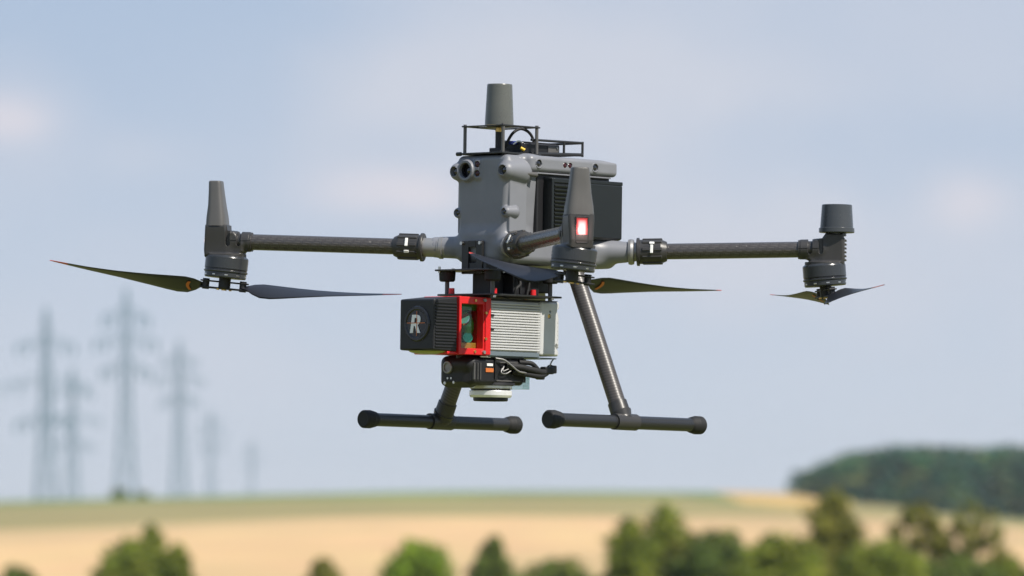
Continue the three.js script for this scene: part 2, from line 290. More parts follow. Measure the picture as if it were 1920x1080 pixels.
// px of the 1920-wide frame -> metres at a distance (used only to note where each tree was measured)
const at = (u, d) => (u - 960) / 11331 * d, up = (v, d) => (950 - v) / 11331 * d;
const T = [
  ['shrub', 'small dark green shrub tip at far left edge below the wheat field', 'shrub', 32, 1064, 52, 235, 'dark', 'round'],
  ['shrub', 'broad mid green bush standing alone at lower left before the wheat', 'shrub', 250, 1010, 98, 235, 'mid', 'round'],
  ['shrub', 'pointed leader shrub rising from the top of the broad left bush', 'shrub', 284, 982, 62, 237, 'mid', 'cone'],
  ['shrub', 'low side shrub on the right flank of the broad left bush', 'shrub', 334, 1020, 32, 234, 'mid', 'round'],
  ['shrub', 'small grey green rounded shrub tip left of the bright green one', 'shrub', 606, 1046, 38, 240, 'olive', 'round'],
  ['shrub', 'bright green dome shaped shrub in front of the pale wheat', 'shrub', 782, 1013, 80, 230, 'bright', 'round'],
  ['shrub', 'conical dark green shrub right of the bright green dome', 'shrub', 926, 1006, 62, 240, 'dark', 'cone'],
  ['shrub', 'low spreading dark shrub at the bottom below the scanner', 'shrub', 1040, 1054, 96, 232, 'dark', 'round'],
  ['tree', 'leftmost tree of the right hand hedge row, mid green and squat', 'tree', 1180, 972, 62, 228, 'mid', 'round'],
  ['tree', 'taller tree with narrow top above the left end of the hedge row', 'tree', 1246, 944, 66, 236, 'mid', 'round'],
  ['tree', 'dull green rounded tree just right of the taller left hedge tree', 'tree', 1296, 1000, 62, 232, 'olive', 'round'],
  ['tree', 'dark green rounded tree in the middle of the right hedge row', 'tree', 1344, 992, 96, 230, 'dark', 'round'],
  ['tree', 'low lighter green rounded tree left of the tallest hedge tree', 'tree', 1458, 1000, 98, 226, 'mid', 'round'],
  ['tree', 'olive green rounded tree touching the left flank of the tallest hedge tree', 'tree', 1508, 1010, 60, 232, 'olive', 'round'],
  ['tree', 'tallest dense tree of the hedge row, overlapping the distant wood', 'tree', 1562, 920, 74, 238, 'olive', 'round'],
  ['tree', 'low bright green bushy tree between the two tall hedge trees', 'tree', 1654, 1016, 100, 225, 'mid', 'round'],
  ['tree', 'dark low round bush under the airy tree', 'tree', 1712, 1046, 74, 227, 'dark', 'round'],
  ['tree', 'thin airy tree with see-through crown left of the right edge tree', 'tree', 1722, 944, 74, 240, 'olive', 'airy'],
  ['tree', 'bushy olive tree with forked loose crown near the right edge', 'tree', 1822, 940, 70, 236, 'olive', 'airy'],
  ['shrub', 'low dark green bush at the foot of the forked olive tree', 'shrub', 1800, 1044, 80, 228, 'dark', 'round'],
  ['shrub', 'small green shrub at the bottom right corner', 'shrub', 1896, 1046, 48, 230, 'mid', 'round'],
];
for (const [n, label, cat, u, v, hw, d, col, shape] of T) tree(n, label, cat, u > 1120 && u < 1890 ? 'hedge row of trees at the lower right' : null, at(u, d), d, up(v, d), hw / 11331 * d, Math.max(50, Math.min(130, (1090 - v) * 0.95)) / 11331 * d, GREEN[col], shape, shape === 'airy' ? 4500 : 7000);
// two bushes on the crest at the foot of a pylon
tree('shrub', 'tiny dark bush on the crest at the foot of the second pylon', 'shrub', 'bushes on the crest', at(222, 1240), 1240, up(917, 1240), 2.9, 2.4, GREEN.dark, 'round', 900);
tree('shrub', 'tiny low bush on the crest just right of the second pylon foot', 'shrub', 'bushes on the crest', at(268, 1240), 1240, up(923, 1240), 2.6, 1.8, GREEN.dark, 'round', 800);
// the distant wood: one mass of crowns behind the slope
{
  const rnd = rng(501), lobes = [];
  for (let i = 0; i < 300; i++) {
    const u = i < 50 ? 1514 + rnd() * 60 : 1520 + rnd() * 620, d = 1130 + rnd() * 260, x = at(u, d);
    const topv = 838 + 12 * sstep(1900, 2100, u) + 58 * Math.max(0, 1 - (u - 1512) / 190) ** 2.3 + (rnd() - 0.5) * 16, b = land(x, d), top = EYE + up(topv + 6, d), h = Math.max(5, top - b);
    const r = (u < 1560 ? 2.2 : 3) + rnd() * 2;
    lobes.push([x, b + h * 0.82, -d, r, h * 0.2, r], [x + rnd() * 3 - 1.5, b + h * 0.5, -d, r * 1.1, h * 0.28, r], [x + rnd() * 3 - 1.5, b + h * 0.2, -d, r, h * 0.25, r]);
  }
  const cols = [[0.028, 0.108, 0.058], [0.055, 0.16, 0.055], [0.016, 0.076, 0.050], [0.14, 0.165, 0.044], [0.022, 0.090, 0.058]];
  tag(mesh('distant_wood', leafCloud(lobes, 90000, 0.75, cols, rnd), leafM), 'dark blue-green wood massed on the right side of the crest', 'wood', null, 'stuff');
}

// ------------------------------------------------------------------ lattice pylons beyond the crest
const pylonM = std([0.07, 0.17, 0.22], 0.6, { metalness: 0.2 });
function bar(a, b, w) { const L = a.distanceTo(b), g = new THREE.BoxGeometry(w, L, w); g.translate(0, L / 2, 0); return orient(g, a, b); }
const makePylon = (arms) => {
  const root = new THREE.Group(), H = 50, w = 0.22, tower = [];
  const half = (y) => y < 22 ? lerp(2.5, 1.25, y / 22) : lerp(1.25, 0.55, (y - 22) / 26);
  const levels = [0, 6, 11.5, 16.5, 21, 25, 28.8, 32.4, 35.8, 39, 42, 45, 48];
  for (let i = 0; i + 1 < levels.length; i++) {
    const a = levels[i], b = levels[i + 1], ha = half(a), hb = half(b), c = [[-1, -1], [1, -1], [1, 1], [-1, 1]];
    for (let k = 0; k < 4; k++) { const [x0, z0] = c[k], [x1, z1] = c[(k + 1) % 4]; tower.push(bar(V(x0 * ha, a, z0 * ha), V(x0 * hb, b, z0 * hb), w), bar(V(x0 * ha, a, z0 * ha), V(x1 * hb, b, z1 * hb), w * 0.7), bar(V(x1 * ha, a, z1 * ha), V(x0 * hb, b, z0 * hb), w * 0.7), bar(V(x0 * hb, b, z0 * hb), V(x1 * hb, b, z1 * hb), w * 0.6)); }
  }
  tower.push(bar(V(0, 48, 0), V(0, 50.5, 0), 0.8));
  mesh('lattice_tower', tower, pylonM, root);
  for (const [y, L] of arms) {
    const arm = [bar(V(-half(y), y, 0), V(half(y), y, 0), w * 0.6)], ins = [];
    for (const s of [-1, 1]) {
      const h = half(y), tip = V(s * L, y, 0);
      for (const z of [-1, 1]) { arm.push(bar(V(s * h, y - 0.2, z * h), tip, w * 0.8), bar(V(s * h, y + 2.2, z * h), tip, w * 0.8)); }
      for (let i = 1; i < 5; i++) { const t = i / 5, x = lerp(h, L, t) * s, yy = y + 2.2 * (1 - t); arm.push(bar(V(x, y, h * (1 - t)), V(x, yy, -h * (1 - t)), w * 0.5), bar(V(x, y, -h * (1 - t)), V(x, yy, h * (1 - t)), w * 0.5)); }
      for (const f of [0.98, 0.62]) ins.push(bar(V(s * L * f, y, 0), V(s * L * f, y - 2.6, 0), 0.55));
    }
    const a = mesh('cross_arm', arm, pylonM, root); each('insulator', ins, pylonM, a);
  }
  return root;
};
const pylonKinds = [makePylon([[41.5, 7.2], [31.8, 10.4], [22.5, 7.4]]), makePylon([[44, 5.4], [38.2, 7.4], [31.5, 5.8]])];
const pylons = [[86, 1480, 580, 0.25, 'tallest-looking near pylon at far left, with the widest cross arms'], [236, 1420, 545, 0.15, 'second near pylon, rising above two crest bushes left of the drone'], [336, 1900, 640, 0.2, 'smaller pale pylon right of the two near pylons'], [136, 2150, 690, 0.3, 'small pylon half hidden just right of the leftmost pylon'], [396, 4100, 768, 0.2, 'faint far pylon fourth along the right receding line'], [472, 5900, 826, 0.2, 'faintest farthest pylon at the right end of the line']];
pylons.forEach(([u, d, v, turn, label], i) => {
  const kind = i === 0 || i === 3 ? 0 : 1, p = i > 1 ? pylonKinds[kind].clone() : pylonKinds[kind]; p.name = numbered('power_pylon'); const x = at(u, d);
  const size = d > 3000 ? 1.42 : 1; p.scale.setScalar(size); p.position.set(x, EYE + up(v, d) - 50.3 * size, -d); p.rotation.y = turn; tag(p, label, 'pylon', 'power pylons beyond the field'); scene.add(p);
});

// ------------------------------------------------------------------ the drone: X points to its tail, Y up, Z to its left-hand side (towards the lens)
const DRONE_AT = V(0.0353, 2.072, -9), DRONE_Q = new THREE.Quaternion().setFromAxisAngle(V(0, 0, 1), THREE.MathUtils.degToRad(-0.8)).multiply(new THREE.Quaternion().setFromAxisAngle(V(0, 1, 0), THREE.MathUtils.degToRad(47)));
function placed(name, p) { const g = new THREE.Group(); g.name = numbered(name); g.quaternion.copy(DRONE_Q); g.position.copy(p.clone().applyQuaternion(DRONE_Q).add(DRONE_AT)); scene.add(g); return g; }
const drone = placed('quadcopter_drone', V(0, -0.262, 0)), D0 = V(0, -0.262, 0);
tag(drone, 'grey and black four-armed drone hovering in the sky above the fields', 'drone');
const offsetGroups = [], body = part('airframe', drone); body.position.set(0, 0.262, 0); offsetGroups.push(body);   // built in drone coordinates, moved up to the root at the end

// nose shell with sensor pods and the front arm roots
{
  const f = (x, y, z) => {
    const hz = (0.0465 + 0.0055 * sstep(0.02, 0.14, y)) * (1 - 1.3 * Math.max(0, x + 0.0835)), az = Math.abs(z), s = 0.052 / hz;
    let d = sdBox(x, y, z * s, -0.0790, 0.0665, 0, 0.0410, 0.0785, 0.052, 0.0085);
    d = smin(d, sdBox(x, y, z, -0.09, 0.012, 0, 0.032, 0.024, 0.046, 0.012), 0.012);
    d = smin(d, sdCap(x, y, az, [-0.118, 0.1215, 0.0485], [-0.086, 0.121, 0.0425], 0.0132, 0.0205), 0.006);
    d = smin(d, sdCap(x, y, az, [-0.1165, 0.0605, 0.0482], [-0.103, 0.0605, 0.0490], 0.0080, 0.0098), 0.003);
    d = smin(d, Math.max(Math.hypot(y - 0.1226, z + 0.0275) - 0.0170 + 0.3 * (-0.1215 - x), -0.1275 - x, x + 0.10), 0.002);
    d = smin(d, sdBox(x, y, z, -0.118, 0.124, -0.0065, 0.0062, 0.0165, 0.0072, 0.0055), 0.004);
    d = smin(d, sdCap(x, y, az, [-0.10, 0.0092, 0.03], [-0.1325, 0.0094, 0.0785], 0.0178, 0.0152), 0.008);
    d = smin(d, sdBox(x, y, az, -0.096, 0.070, 0.0487 + 0.0003, 0.0185, 0.040, 0.0038, 0.0015), 0.0015);
    d = Math.max(d, -sdCylX(x, y, z, -0.2, -0.117, 0.1226, -0.0275, 0.0112));
    d = Math.max(d, -sdCylX(x, y, az, -0.2, -0.1225, 0.1215, 0.0490, 0.0072));
    d = Math.max(d, -sdCylX(x, y, az, -0.2, -0.1195, 0.0605, 0.0475, 0.0046));
    for (const yy of [0.1312, 0.1178]) d = Math.max(d, -sdCylX(x, y, z, -0.2, -0.1212, yy, -0.0065, 0.0048));
    
    return d;
  };
  const shell = mesh('nose_shell', fieldMesh(f, [-0.17, -0.03, -0.13], [-0.03, 0.155, 0.13], 150), M.shell, body);
  mesh('front_camera', [lathe([[0.0112, 0], [0.0112, 0.003], [0.009, 0.0036], [0.0085, 0.001]], V(-0.1190, 0.1226, -0.0275), V(-1, 0, 0)), box(-0.1178, 0.1226, -0.0275, 0.001, 0.02, 0.02, 0.0003)], M.blackGloss, shell);
  const lensG = (r) => { const g = new THREE.SphereGeometry(r * 1.4, 20, 10, 0, 6.2832, 0, 0.8); g.rotateZ(Math.PI / 2); g.translate(r * 1.4 * Math.cos(0.8), 0, 0); return g; };
  const lens = (x, y, z, r, p, m = M.glass) => mesh('sensor_lens', lensG(r).translate(x, y, z), m, p);
  lens(-0.1182, 0.1226, -0.0275, 0.0062, shell);
  for (const s of [-1, 1]) { lens(-0.1225, 0.1215, s * 0.049, 0.0066, shell); lens(-0.1192, 0.0605, s * 0.0475, 0.0042, shell); }
  for (const yy of [0.1312, 0.1178]) lens(-0.1218, yy, -0.0065, 0.0046, shell, M.sensor);
  // clip on the shell side and seam at the edge of the side panel
  mesh('side_clip', [tube(V(-0.087, 0.1178, 0.0585), V(-0.067, 0.1165, 0.0615), 0.0036), tube(V(-0.089, 0.118, 0.0582), V(-0.0865, 0.1178, 0.0586), 0.0028)], M.mid, shell);
}
// top deck with side sensors
{
  const f = (x, y, z) => {
    let d = sdBox(x, y, z, 0.016, 0.1335, 0, 0.0965, 0.0122, 0.0625, 0.007);
    d = Math.max(d, (y - 0.1465 + (x - 0.06) * 0.13) * 0.99 - 0.0015);
    d = smin(d, sdBox(x, y, z, -0.078, 0.1335, 0, 0.02, 0.0118, 0.053, 0.008), 0.012);
    const az = Math.abs(z);
    for (const [cx, r] of [[-0.0632, 0.0056], [0.0606, 0.0056]]) { d = Math.min(d, sdCylZ(x, y, az, 0.05, 0.0636, cx, 0.1335, r + 0.0016)); d = Math.max(d, -sdCylZ(x, y, az, 0.0606, 0.08, cx, 0.1335, r)); }
    for (const cx of [-0.0052, 0.0058]) d = Math.max(d, -sdCylZ(x, y, az, 0.0604, 0.08, cx, 0.1337, 0.0042));
    return d;
  };
  const deck = mesh('top_deck', fieldMesh(f, [-0.11, 0.112, -0.075], [0.125, 0.155, 0.075], 130), M.shell, body);
  for (const [cx, r, m] of [[-0.0632, 0.0054, M.glass], [0.0606, 0.0054, M.glass], [-0.0052, 0.0041, M.sensor], [0.0058, 0.0041, M.sensor]]) {
    const g = new THREE.SphereGeometry(r * 1.4, 20, 10, 0, 6.2832, 0, 0.8); g.rotateX(Math.PI / 2); g.translate(cx, 0.1335, 0.0608 - r * 1.4 * Math.cos(0.8)); mesh('sensor_lens', g, m, deck);
  }
  mesh('deck_trim', [boxB(-0.075, 0.1, 0.1185, 0.1208, -0.059, 0.059, 0.0008)], M.shell, deck);
}
// lower frame with the rear arm roots
{
  const f = (x, y, z) => {
    let d = sdBox(x, y, z, 0.005, 0.004, 0, 0.115, 0.0195, 0.058, 0.012);
    d = smin(d, sdCap(x, y, Math.abs(z), [0.075, 0.0085, 0.03], [0.1135, 0.0092, 0.0765], 0.022, 0.0158), 0.012);
    return d;
  };
  mesh('lower_frame', fieldMesh(f, [-0.125, -0.03, -0.115], [0.15, 0.04, 0.115], 110), M.shell, body);
  mesh('inner_frame', [boxB(-0.055, 0.105, 0.02, 0.125, -0.052, 0.052, 0.003)], M.black, body);
  mesh('gimbal_port', [lathe([[0, -0.052], [0.024, -0.052], [0.026, -0.049], [0.026, -0.03], [0.03, -0.028], [0.03, -0.012], [0, -0.012]], V(-0.06, 0, 0), V(0, 1, 0)), boxB(-0.085, -0.035, -0.060, -0.03, -0.02, 0.024, 0.002), boxB(-0.03, 0.0, -0.056, -0.02, 0.0, 0.03, 0.002)], M.black, body);
}
// batteries: louvred bay and smooth pack on each side
for (const s of [1, -1]) {
  const b = mesh('battery', [boxB(-0.041, 0.119, 0.0265, 0.1145, s > 0 ? 0.004 : -0.066, s > 0 ? 0.066 : -0.004, 0.004)], M.battery, body);
  const Z = (a, c) => s > 0 ? [a, c] : [-c, -a];
  mesh('side_panel', [boxB(0.028, 0.117, 0.0285, 0.1085, ...Z(0.060, 0.0672), 0.0015), boxB(0.030, 0.1185, 0.1088, 0.1143, ...Z(0.062, 0.0665), 0.001)], M.battery, b);
  mesh('louvre_frame', [boxB(-0.041, -0.036, 0.030, 0.113, ...Z(0.062, 0.0695), 0.0012), boxB(-0.0355, 0.027, 0.1065, 0.113, ...Z(0.062, 0.0685), 0.0012)], M.battery, b);
  mesh('louvre_recess', [boxB(-0.035, 0.027, 0.0285, 0.106, ...Z(0.060, 0.0665), 0.0004)], M.black, b);
  if (s > 0) for (let i = 0; i < 13; i++) { const g = new RoundedBoxGeometry(0.058, 0.0034, 0.0052, 1, 0.0008); g.rotateX(0.42); g.translate(-0.0055, 0.0325 + i * 0.0058, 0.0672); mesh('slat', boxUV(g), M.battery, b); }
}
// ---- arms
const UP = V(0, 1, 0);
const slope = 0.0251, axisY = (r) => 0.0168 + r * slope;
// everything in arm coordinates: x outwards from the motor axis, y up, z across
function sdPoly(px, py, v) {
  let d = 1e9, sgn = 1;
  for (let i = 0, j = v.length - 1; i < v.length; j = i++) {
    const ex = v[j][0] - v[i][0], ey = v[j][1] - v[i][1], wx = px - v[i][0], wy = py - v[i][1], t = Math.min(1, Math.max(0, (wx * ex + wy * ey) / (ex * ex + ey * ey)));
    d = Math.min(d, Math.hypot(wx - ex * t, wy - ey * t));
    const c1 = py >= v[i][1], c2 = py < v[j][1], c3 = ex * wy > ey * wx; if ((c1 && c2 && c3) || (!c1 && !c2 && !c3)) sgn = -sgn;
  }
  return d * sgn;
}
const housing = { front: [[-0.014, 0.031], [-0.003, 0.0325], [-0.0015, 0.041], [0.0305, 0.041], [0.0325, 0.004], [0.0315, -0.0065], [-0.02, -0.0065], [-0.0275, 0.0015], [-0.0275, 0.012]], rear: [[-0.014, 0.031], [-0.003, 0.0325], [0.003, 0.041], [0.029, 0.041], [0.031, 0.004], [0.0305, -0.0065], [-0.016, -0.0065], [-0.0245, 0.0015], [-0.0255, 0.012]] };
const mountField = (rear) => (x, y, z) => {
  const az = Math.abs(z), R = 0.0155;
  let d = Math.max(sdCap(x, y, z, [-0.045, axisY(-0.04), 0], [-0.004, 0.0165, 0], R - 0.0008, R), -0.0385 - x);
  d = Math.max(d, -Math.max(x + 0.0355, R - 0.0012 - Math.hypot(y - 0.0158, z)));
  const q = sdPoly(x, y, housing[rear ? 'rear' : 'front']) + 0.004, hz = (rear ? 0.0152 : lerp(0.0178, 0.0195, sstep(0.0, 0.04, y))) * (x < 0 ? 0.86 + 0.14 * sstep(-0.016, 0, x) : 1), w = az - hz + 0.004;
  d = smin(d, Math.hypot(Math.max(q, 0), Math.max(w, 0)) + Math.min(Math.max(q, w), 0) - 0.004, 0.004);
  d = smin(d, Math.max(Math.hypot(x, z) - 0.0285, Math.abs(y + 0.0055) - 0.0025), 0.004);
  // U-shaped grip slots
  for (const sx of [-0.0045, -0.0205]) { const t = Math.max(Math.abs(x - sx) - 0.0032, 0.009 - y + Math.max(0, Math.abs(x - sx) - 0.001)); if (t < 0.004) d = Math.max(d, -Math.max(t, 0.0122 - Math.hypot(y - 0.0165, z), sx > -0.01 ? 0.0128 - az : -1)); }
  d = Math.max(d, -Math.max(Math.abs(y - 0.0168) - 0.0005, 0.0138 - az, x + 0.0005));
  return d;
};
const mountGeo = { front: fieldMesh(mountField(false), [-0.042, -0.012, -0.032], [0.038, 0.046, 0.032], 110), rear: fieldMesh(mountField(true), [-0.042, -0.012, -0.032], [0.038, 0.046, 0.032], 110) };
// rounded-rectangle loft: rows of [x centre, y, half x, half z]
function loft(rows, k = 0.42, seg = 40) {
  const P = [], uv = [], I = []; const ring = (hx, hz, t) => { const c = Math.cos(t), s = Math.sin(t), e = 2 / 3.6; return [Math.sign(c) * Math.abs(c) ** e * hx, Math.sign(s) * Math.abs(s) ** e * hz]; };
  rows.forEach(([cx, y, hx, hz]) => { for (let i = 0; i <= seg; i++) { const [a, b] = ring(hx, hz, i / seg * 6.28318); P.push(cx + a, y, b); uv.push(a + b, y); } });
  for (let j = 0; j + 1 < rows.length; j++) for (let i = 0; i < seg; i++) { const a = j * (seg + 1) + i, b = a + seg + 1; I.push(a, b, a + 1, b, b + 1, a + 1); }
  const g = new THREE.BufferGeometry(); g.setAttribute('position', new THREE.Float32BufferAttribute(P, 3)); g.setAttribute('uv', new THREE.Float32BufferAttribute(uv, 2)); g.setIndex(I); g.computeVertexNormals(); return g;
}
// a blade along +x with thickness, twist and swept tip; red tip and an orange mark near the root
function bladeGeo(hand, tipRed = true) {
  const st = [[0.026, 0.011, 12], [0.034, 0.015, 26], [0.045, 0.029, 34], [0.058, 0.041, 33], [0.074, 0.0445, 30], [0.092, 0.043, 27], [0.112, 0.040, 23.5], [0.135, 0.0365, 20], [0.16, 0.0315, 16.5], [0.185, 0.027, 14], [0.21, 0.022, 12], [0.238, 0.0158, 10.5], [0.240, 0.0152, 10.5], [0.2555, 0.0100, 10], [0.2565, 0.0096, 10], [0.262, 0.0065, 10], [0.2665, 0.0022, 10]];
  const prof = [[-0.5, 0], [-0.38, 0.34], [-0.15, 0.5], [0.15, 0.42], [0.38, 0.2], [0.5, 0], [0.3, -0.12], [0, -0.2], [-0.3, -0.2]], P = [], C = [], I = [], n = prof.length;
  st.forEach(([r, c, deg]) => {
    const a = deg * Math.PI / 180, th = Math.max(0.0016, c * 0.11), sweep = -0.006 * sstep(0.2, 0.2665, r) + 0.004 * sstep(0.03, 0.08, r);
    for (const [u, v] of prof) {
      const w = u * c + sweep + 0.12 * c, h = v * th, w2 = w * Math.cos(a) + h * Math.sin(a), h2 = -w * Math.sin(a) + h * Math.cos(a);
      P.push(r, h2 + 0.012 * (r / 0.2665) ** 2, w2 * hand);
      const red = hand > 0 ? sstep(0.2385, 0.2395, r) : sstep(0.2555, 0.2565, r);
      C.push(lerp(0.017, 0.55, red), lerp(0.018, 0.06, red), lerp(0.024, 0.04, red));
    }
  });
  for (let j = 0; j + 1 < st.length; j++) for (let i = 0; i < n; i++) { const a = j * n + i, b = j * n + (i + 1) % n; I.push(a, a + n, b, b, a + n, b + n); }
  const g = new THREE.BufferGeometry(); g.setAttribute('position', new THREE.Float32BufferAttribute(P, 3)); g.setAttribute('color', new THREE.Float32BufferAttribute(C, 3)); g.setIndex(I); g.computeVertexNormals(); return g;
}
const blades = { 1: bladeGeo(1), [-1]: bladeGeo(-1) };
// a small orange hook printed under the root of each blade: a raised thin patch that follows the blade's pitch there
function markGeo(hand) {
  const sh = new THREE.Shape(); sh.moveTo(0.054, -0.011); sh.quadraticCurveTo(0.0625, -0.002, 0.055, 0.010); sh.lineTo(0.0515, 0.0095); sh.quadraticCurveTo(0.0565, -0.001, 0.0505, -0.010); sh.closePath();
  const g = new THREE.ExtrudeGeometry(sh, { depth: 0.0006, bevelEnabled: false }); g.rotateX(Math.PI / 2); g.translate(0, -0.0014, 0.0066); g.rotateX(33 * Math.PI / 180); if (hand < 0) { g.scale(1, 1, -1); const q = g.attributes.position; for (let i = 0; i < q.count; i += 3) { const t = [q.getX(i), q.getY(i), q.getZ(i)]; q.setXYZ(i, q.getX(i + 1), q.getY(i + 1), q.getZ(i + 1)); q.setXYZ(i + 1, ...t); } g.computeVertexNormals(); } return g;
}
const marks = { 1: markGeo(1), [-1]: markGeo(-1) };
// arms: motor x, z; root x, z ; tilt of rotor about Z; blade headings (world degrees from +u, towards lens positive), hand
const HERE = { fl: [-0.298, -0.352], fn: [-0.298, 0.352], rn: [0.298, 0.31], rf: [0.298, -0.31] };
function arm(mx, mz, cx, cz, rear, tilt, heads, hand) {
  const e = V(mx - cx, 0, mz - cz), L = e.length(); e.normalize();
  const w = e.clone().cross(UP), B = new THREE.Matrix4().makeBasis(e, UP, w);
  const g = part('arm', body); g.position.set(mx, 0, mz); g.quaternion.setFromRotationMatrix(B);
  const P = (r) => V(r, axisY(r), 0), ax = V(1, slope, 0).normalize(), cr = -L;
  mesh('arm_tube', tube(P(cr + 0.01), P(-0.034), 0.0119, 0.0119, 36), M.carbon, g);
  const ridges = []; for (let i = 0; i < 9; i++) { const t = i / 9 * 6.2832, q = new RoundedBoxGeometry(0.03, 0.0032, 0.0055, 1, 0.0012); q.translate(0, 0.0183, 0); q.rotateX(t); q.translate(0.001, 0, 0); q.rotateZ(Math.atan(slope)); const c = P(cr); q.translate(c.x, c.y, c.z); ridges.push(boxUV(q)); }
  const collar = mesh('locking_collar', [lathe([[0.0125, -0.0225], [0.0205, -0.0225], [0.0212, -0.0215], [0.0212, -0.0185], [0.0182, -0.0178], [0.0182, 0.014], [0.0145, 0.0225], [0.0119, 0.0228]], P(cr), ax, 48), ...ridges], M.dark, g);
  for (const s of [-1, 1]) for (const [dx, dy, sx, sy] of [[0.0005, rear ? 0.0035 : 0.0065, 0.0045, 0.013], [0.0005, rear ? 0.0125 : -0.0075, 0.0075, 0.0042]]) {
    const z = Math.sqrt(0.0192 ** 2 - dy ** 2) * s, q = new RoundedBoxGeometry(sx, sy, 0.0022, 1, 0.0008); q.rotateX(-Math.asin(dy / 0.0192) * s); const c = P(cr + dx); q.translate(c.x, c.y + dy, c.z + z * 1.015); mesh('white_mark', boxUV(q), M.white, g);
  }
  mesh('coupling', [tube(P(cr - 0.056), P(cr - 0.02), 0.0146, 0.0146, 10), tube(P(cr - 0.05), P(cr - 0.044), 0.0158, 0.0158, 10), lathe([[0.014, -0.007], [0.0165, -0.0065], [0.0165, -0.002], [0.0135, -0.001]], P(cr - 0.045), ax), ...(rear ? [lathe([[0.012, -0.0055], [0.0185, -0.004], [0.0195, 0], [0.0185, 0.004], [0.012, 0.0055]], P(cr - 0.031), ax)] : [])], M.coupling, g);
  const mount = mesh('motor_mount', mountGeo[rear ? 'rear' : 'front'], M.dark, g);
  if (!rear) {
    mesh('antenna', [loft([[0.0155, 0.0395, 0.0158, 0.0205], [0.0158, 0.052, 0.0150, 0.0195], [0.0165, 0.07, 0.0125, 0.0165], [0.0178, 0.09, 0.0108, 0.0143], [0.0188, 0.105, 0.0099, 0.0128], [0.0188, 0.107, 0.0090, 0.0118], [0.0188, 0.1074, 0.0, 0.0]])], M.mid, g);
    mesh('led_housing', [boxB(0.0295, 0.0325, 0.0, 0.0365, -0.0098, -0.0083, 0.0005), boxB(0.0295, 0.0325, 0.0, 0.0365, 0.0083, 0.0098, 0.0005), boxB(0.0295, 0.0325, 0.035, 0.0372, -0.0083, 0.0083, 0.0005), boxB(0.0295, 0.0325, -0.0012, 0.0008, -0.0083, 0.0083, 0.0005)], M.black, g);
    mesh('led_lens', [boxB(0.029, 0.0318, 0.0008, 0.035, -0.0083, 0.0083, 0.0006)], M.ledRed, g);
    { const q = new THREE.PlaneGeometry(0.0156, 0.033); q.rotateY(Math.PI / 2); q.translate(0.0321, 0.0179, 0); mesh('led_core', q, M.ledCore, g); }
    const l = new THREE.PointLight(new THREE.Color(1, 0.6, 0.56), 0.0025, 2); l.position.set(0.0365, 0.018, 0); l.castShadow = true; l.shadow.radius = 0.3; l.name = 'led_light'; g.add(l);
    mesh('cooling_vent', [boxB(0.022, 0.0315, -0.0075, -0.0035, -0.0125, 0.0125, 0.0006)], M.black, g);
  } else {
    mesh('antenna_cap', [lathe([[0, 0.0835], [0.0215, 0.0835], [0.0225, 0.0828], [0.0247, 0.0490], [0.0265, 0.0482], [0.0266, 0.0425], [0.0258, 0.0415], [0.0145, 0.0405], [0.0145, 0.0365], [0, 0.0365]], V(0.0185, 0, 0), UP, 48)], M.cap, g);
    for (let i = 0; i < 6; i++) mesh('vent_rib', box(0.0318, 0.001 + i * 0.0058, 0, 0.0036, 0.0028, 0.022, 0.001), M.mid, g); mesh('rear_vent', [boxB(0.0285, 0.0308, -0.003, 0.034, -0.012, 0.012, 0.001)], M.mid, g);
  }
  // rotor and propeller, tilted together
  const tq = new THREE.Quaternion().setFromAxisAngle(V(-0.731, 0, 0.682), tilt);
  const motor = part('motor', body); motor.position.set(mx, -0.006, mz); motor.quaternion.copy(tq);
  mesh('rotor', [lathe([[0, 0.0015], [0.028, 0.0015], [0.0315, -0.001], [0.0322, -0.0025], [0.0322, -0.0185], [0.0312, -0.0195]], V(0, 0, 0), UP, 56), lathe([[0.0318, -0.0212], [0.0329, -0.0218], [0.0329, -0.0232], [0.032, -0.0242]], V(0, 0, 0), UP, 56), lathe([[0.0312, -0.0245], [0.0312, -0.031], [0.030, -0.0325], [0.010, -0.0325]], V(0, 0, 0), UP, 56)], M.rotor, motor);
  mesh('rotor_ring', [lathe([[0.0318, -0.0192], [0.0318, -0.0214], [0.02, -0.0214]], V(0, 0, 0), UP, 56)], M.blackGloss, motor);
  for (let i = 0; i < 10; i++) { const t = i / 10 * 6.2832 + 0.2; const q = box(0.0308, -0.0285, 0, 0.0014, 0.0022, 0.005, 0.0005); q.rotateY(t); mesh('magnet', q, M.steel, motor); }
  const prop = part('propeller', body); prop.position.set(mx, -0.006, mz); prop.quaternion.copy(tq);
  const yb = -0.0435, hubs = [lathe([[0.009, -0.0325], [0.009, -0.047], [0.006, -0.0495], [0, -0.0495]], V(0, 0, 0), UP, 24)];
  heads.forEach(([deg, flap = 0]) => {
    // heading measured in the world's horizontal plane: 0 = to the right of the picture, 90 = towards the lens
    const local = -THREE.MathUtils.degToRad(deg) - THREE.MathUtils.degToRad(47);
    const q = new THREE.Quaternion().setFromAxisAngle(UP, local);
    const hub = [box(0.019, -0.0492 + 0.001, 0, 0.036, 0.0028, 0.013, 0.001), box(0.019, -0.0385, 0, 0.034, 0.0022, 0.012, 0.0008), tube(V(0.028, -0.051, 0), V(0.028, -0.035, 0), 0.0052, 0.0052, 14)].map((k) => k.applyQuaternion(q)); hubs.push(...hub);
    const b = mesh('blade', blades[hand], M.blade, prop); b.quaternion.copy(q).multiply(new THREE.Quaternion().setFromAxisAngle(V(0, 0, 1), flap * Math.PI / 180)); b.position.set(0, yb, 0); { const k = mesh('blade_mark', marks[hand], M.orange, prop); k.quaternion.copy(b.quaternion); k.position.copy(b.position); }
  });
  mesh('propeller_hub', hubs, M.black, prop);
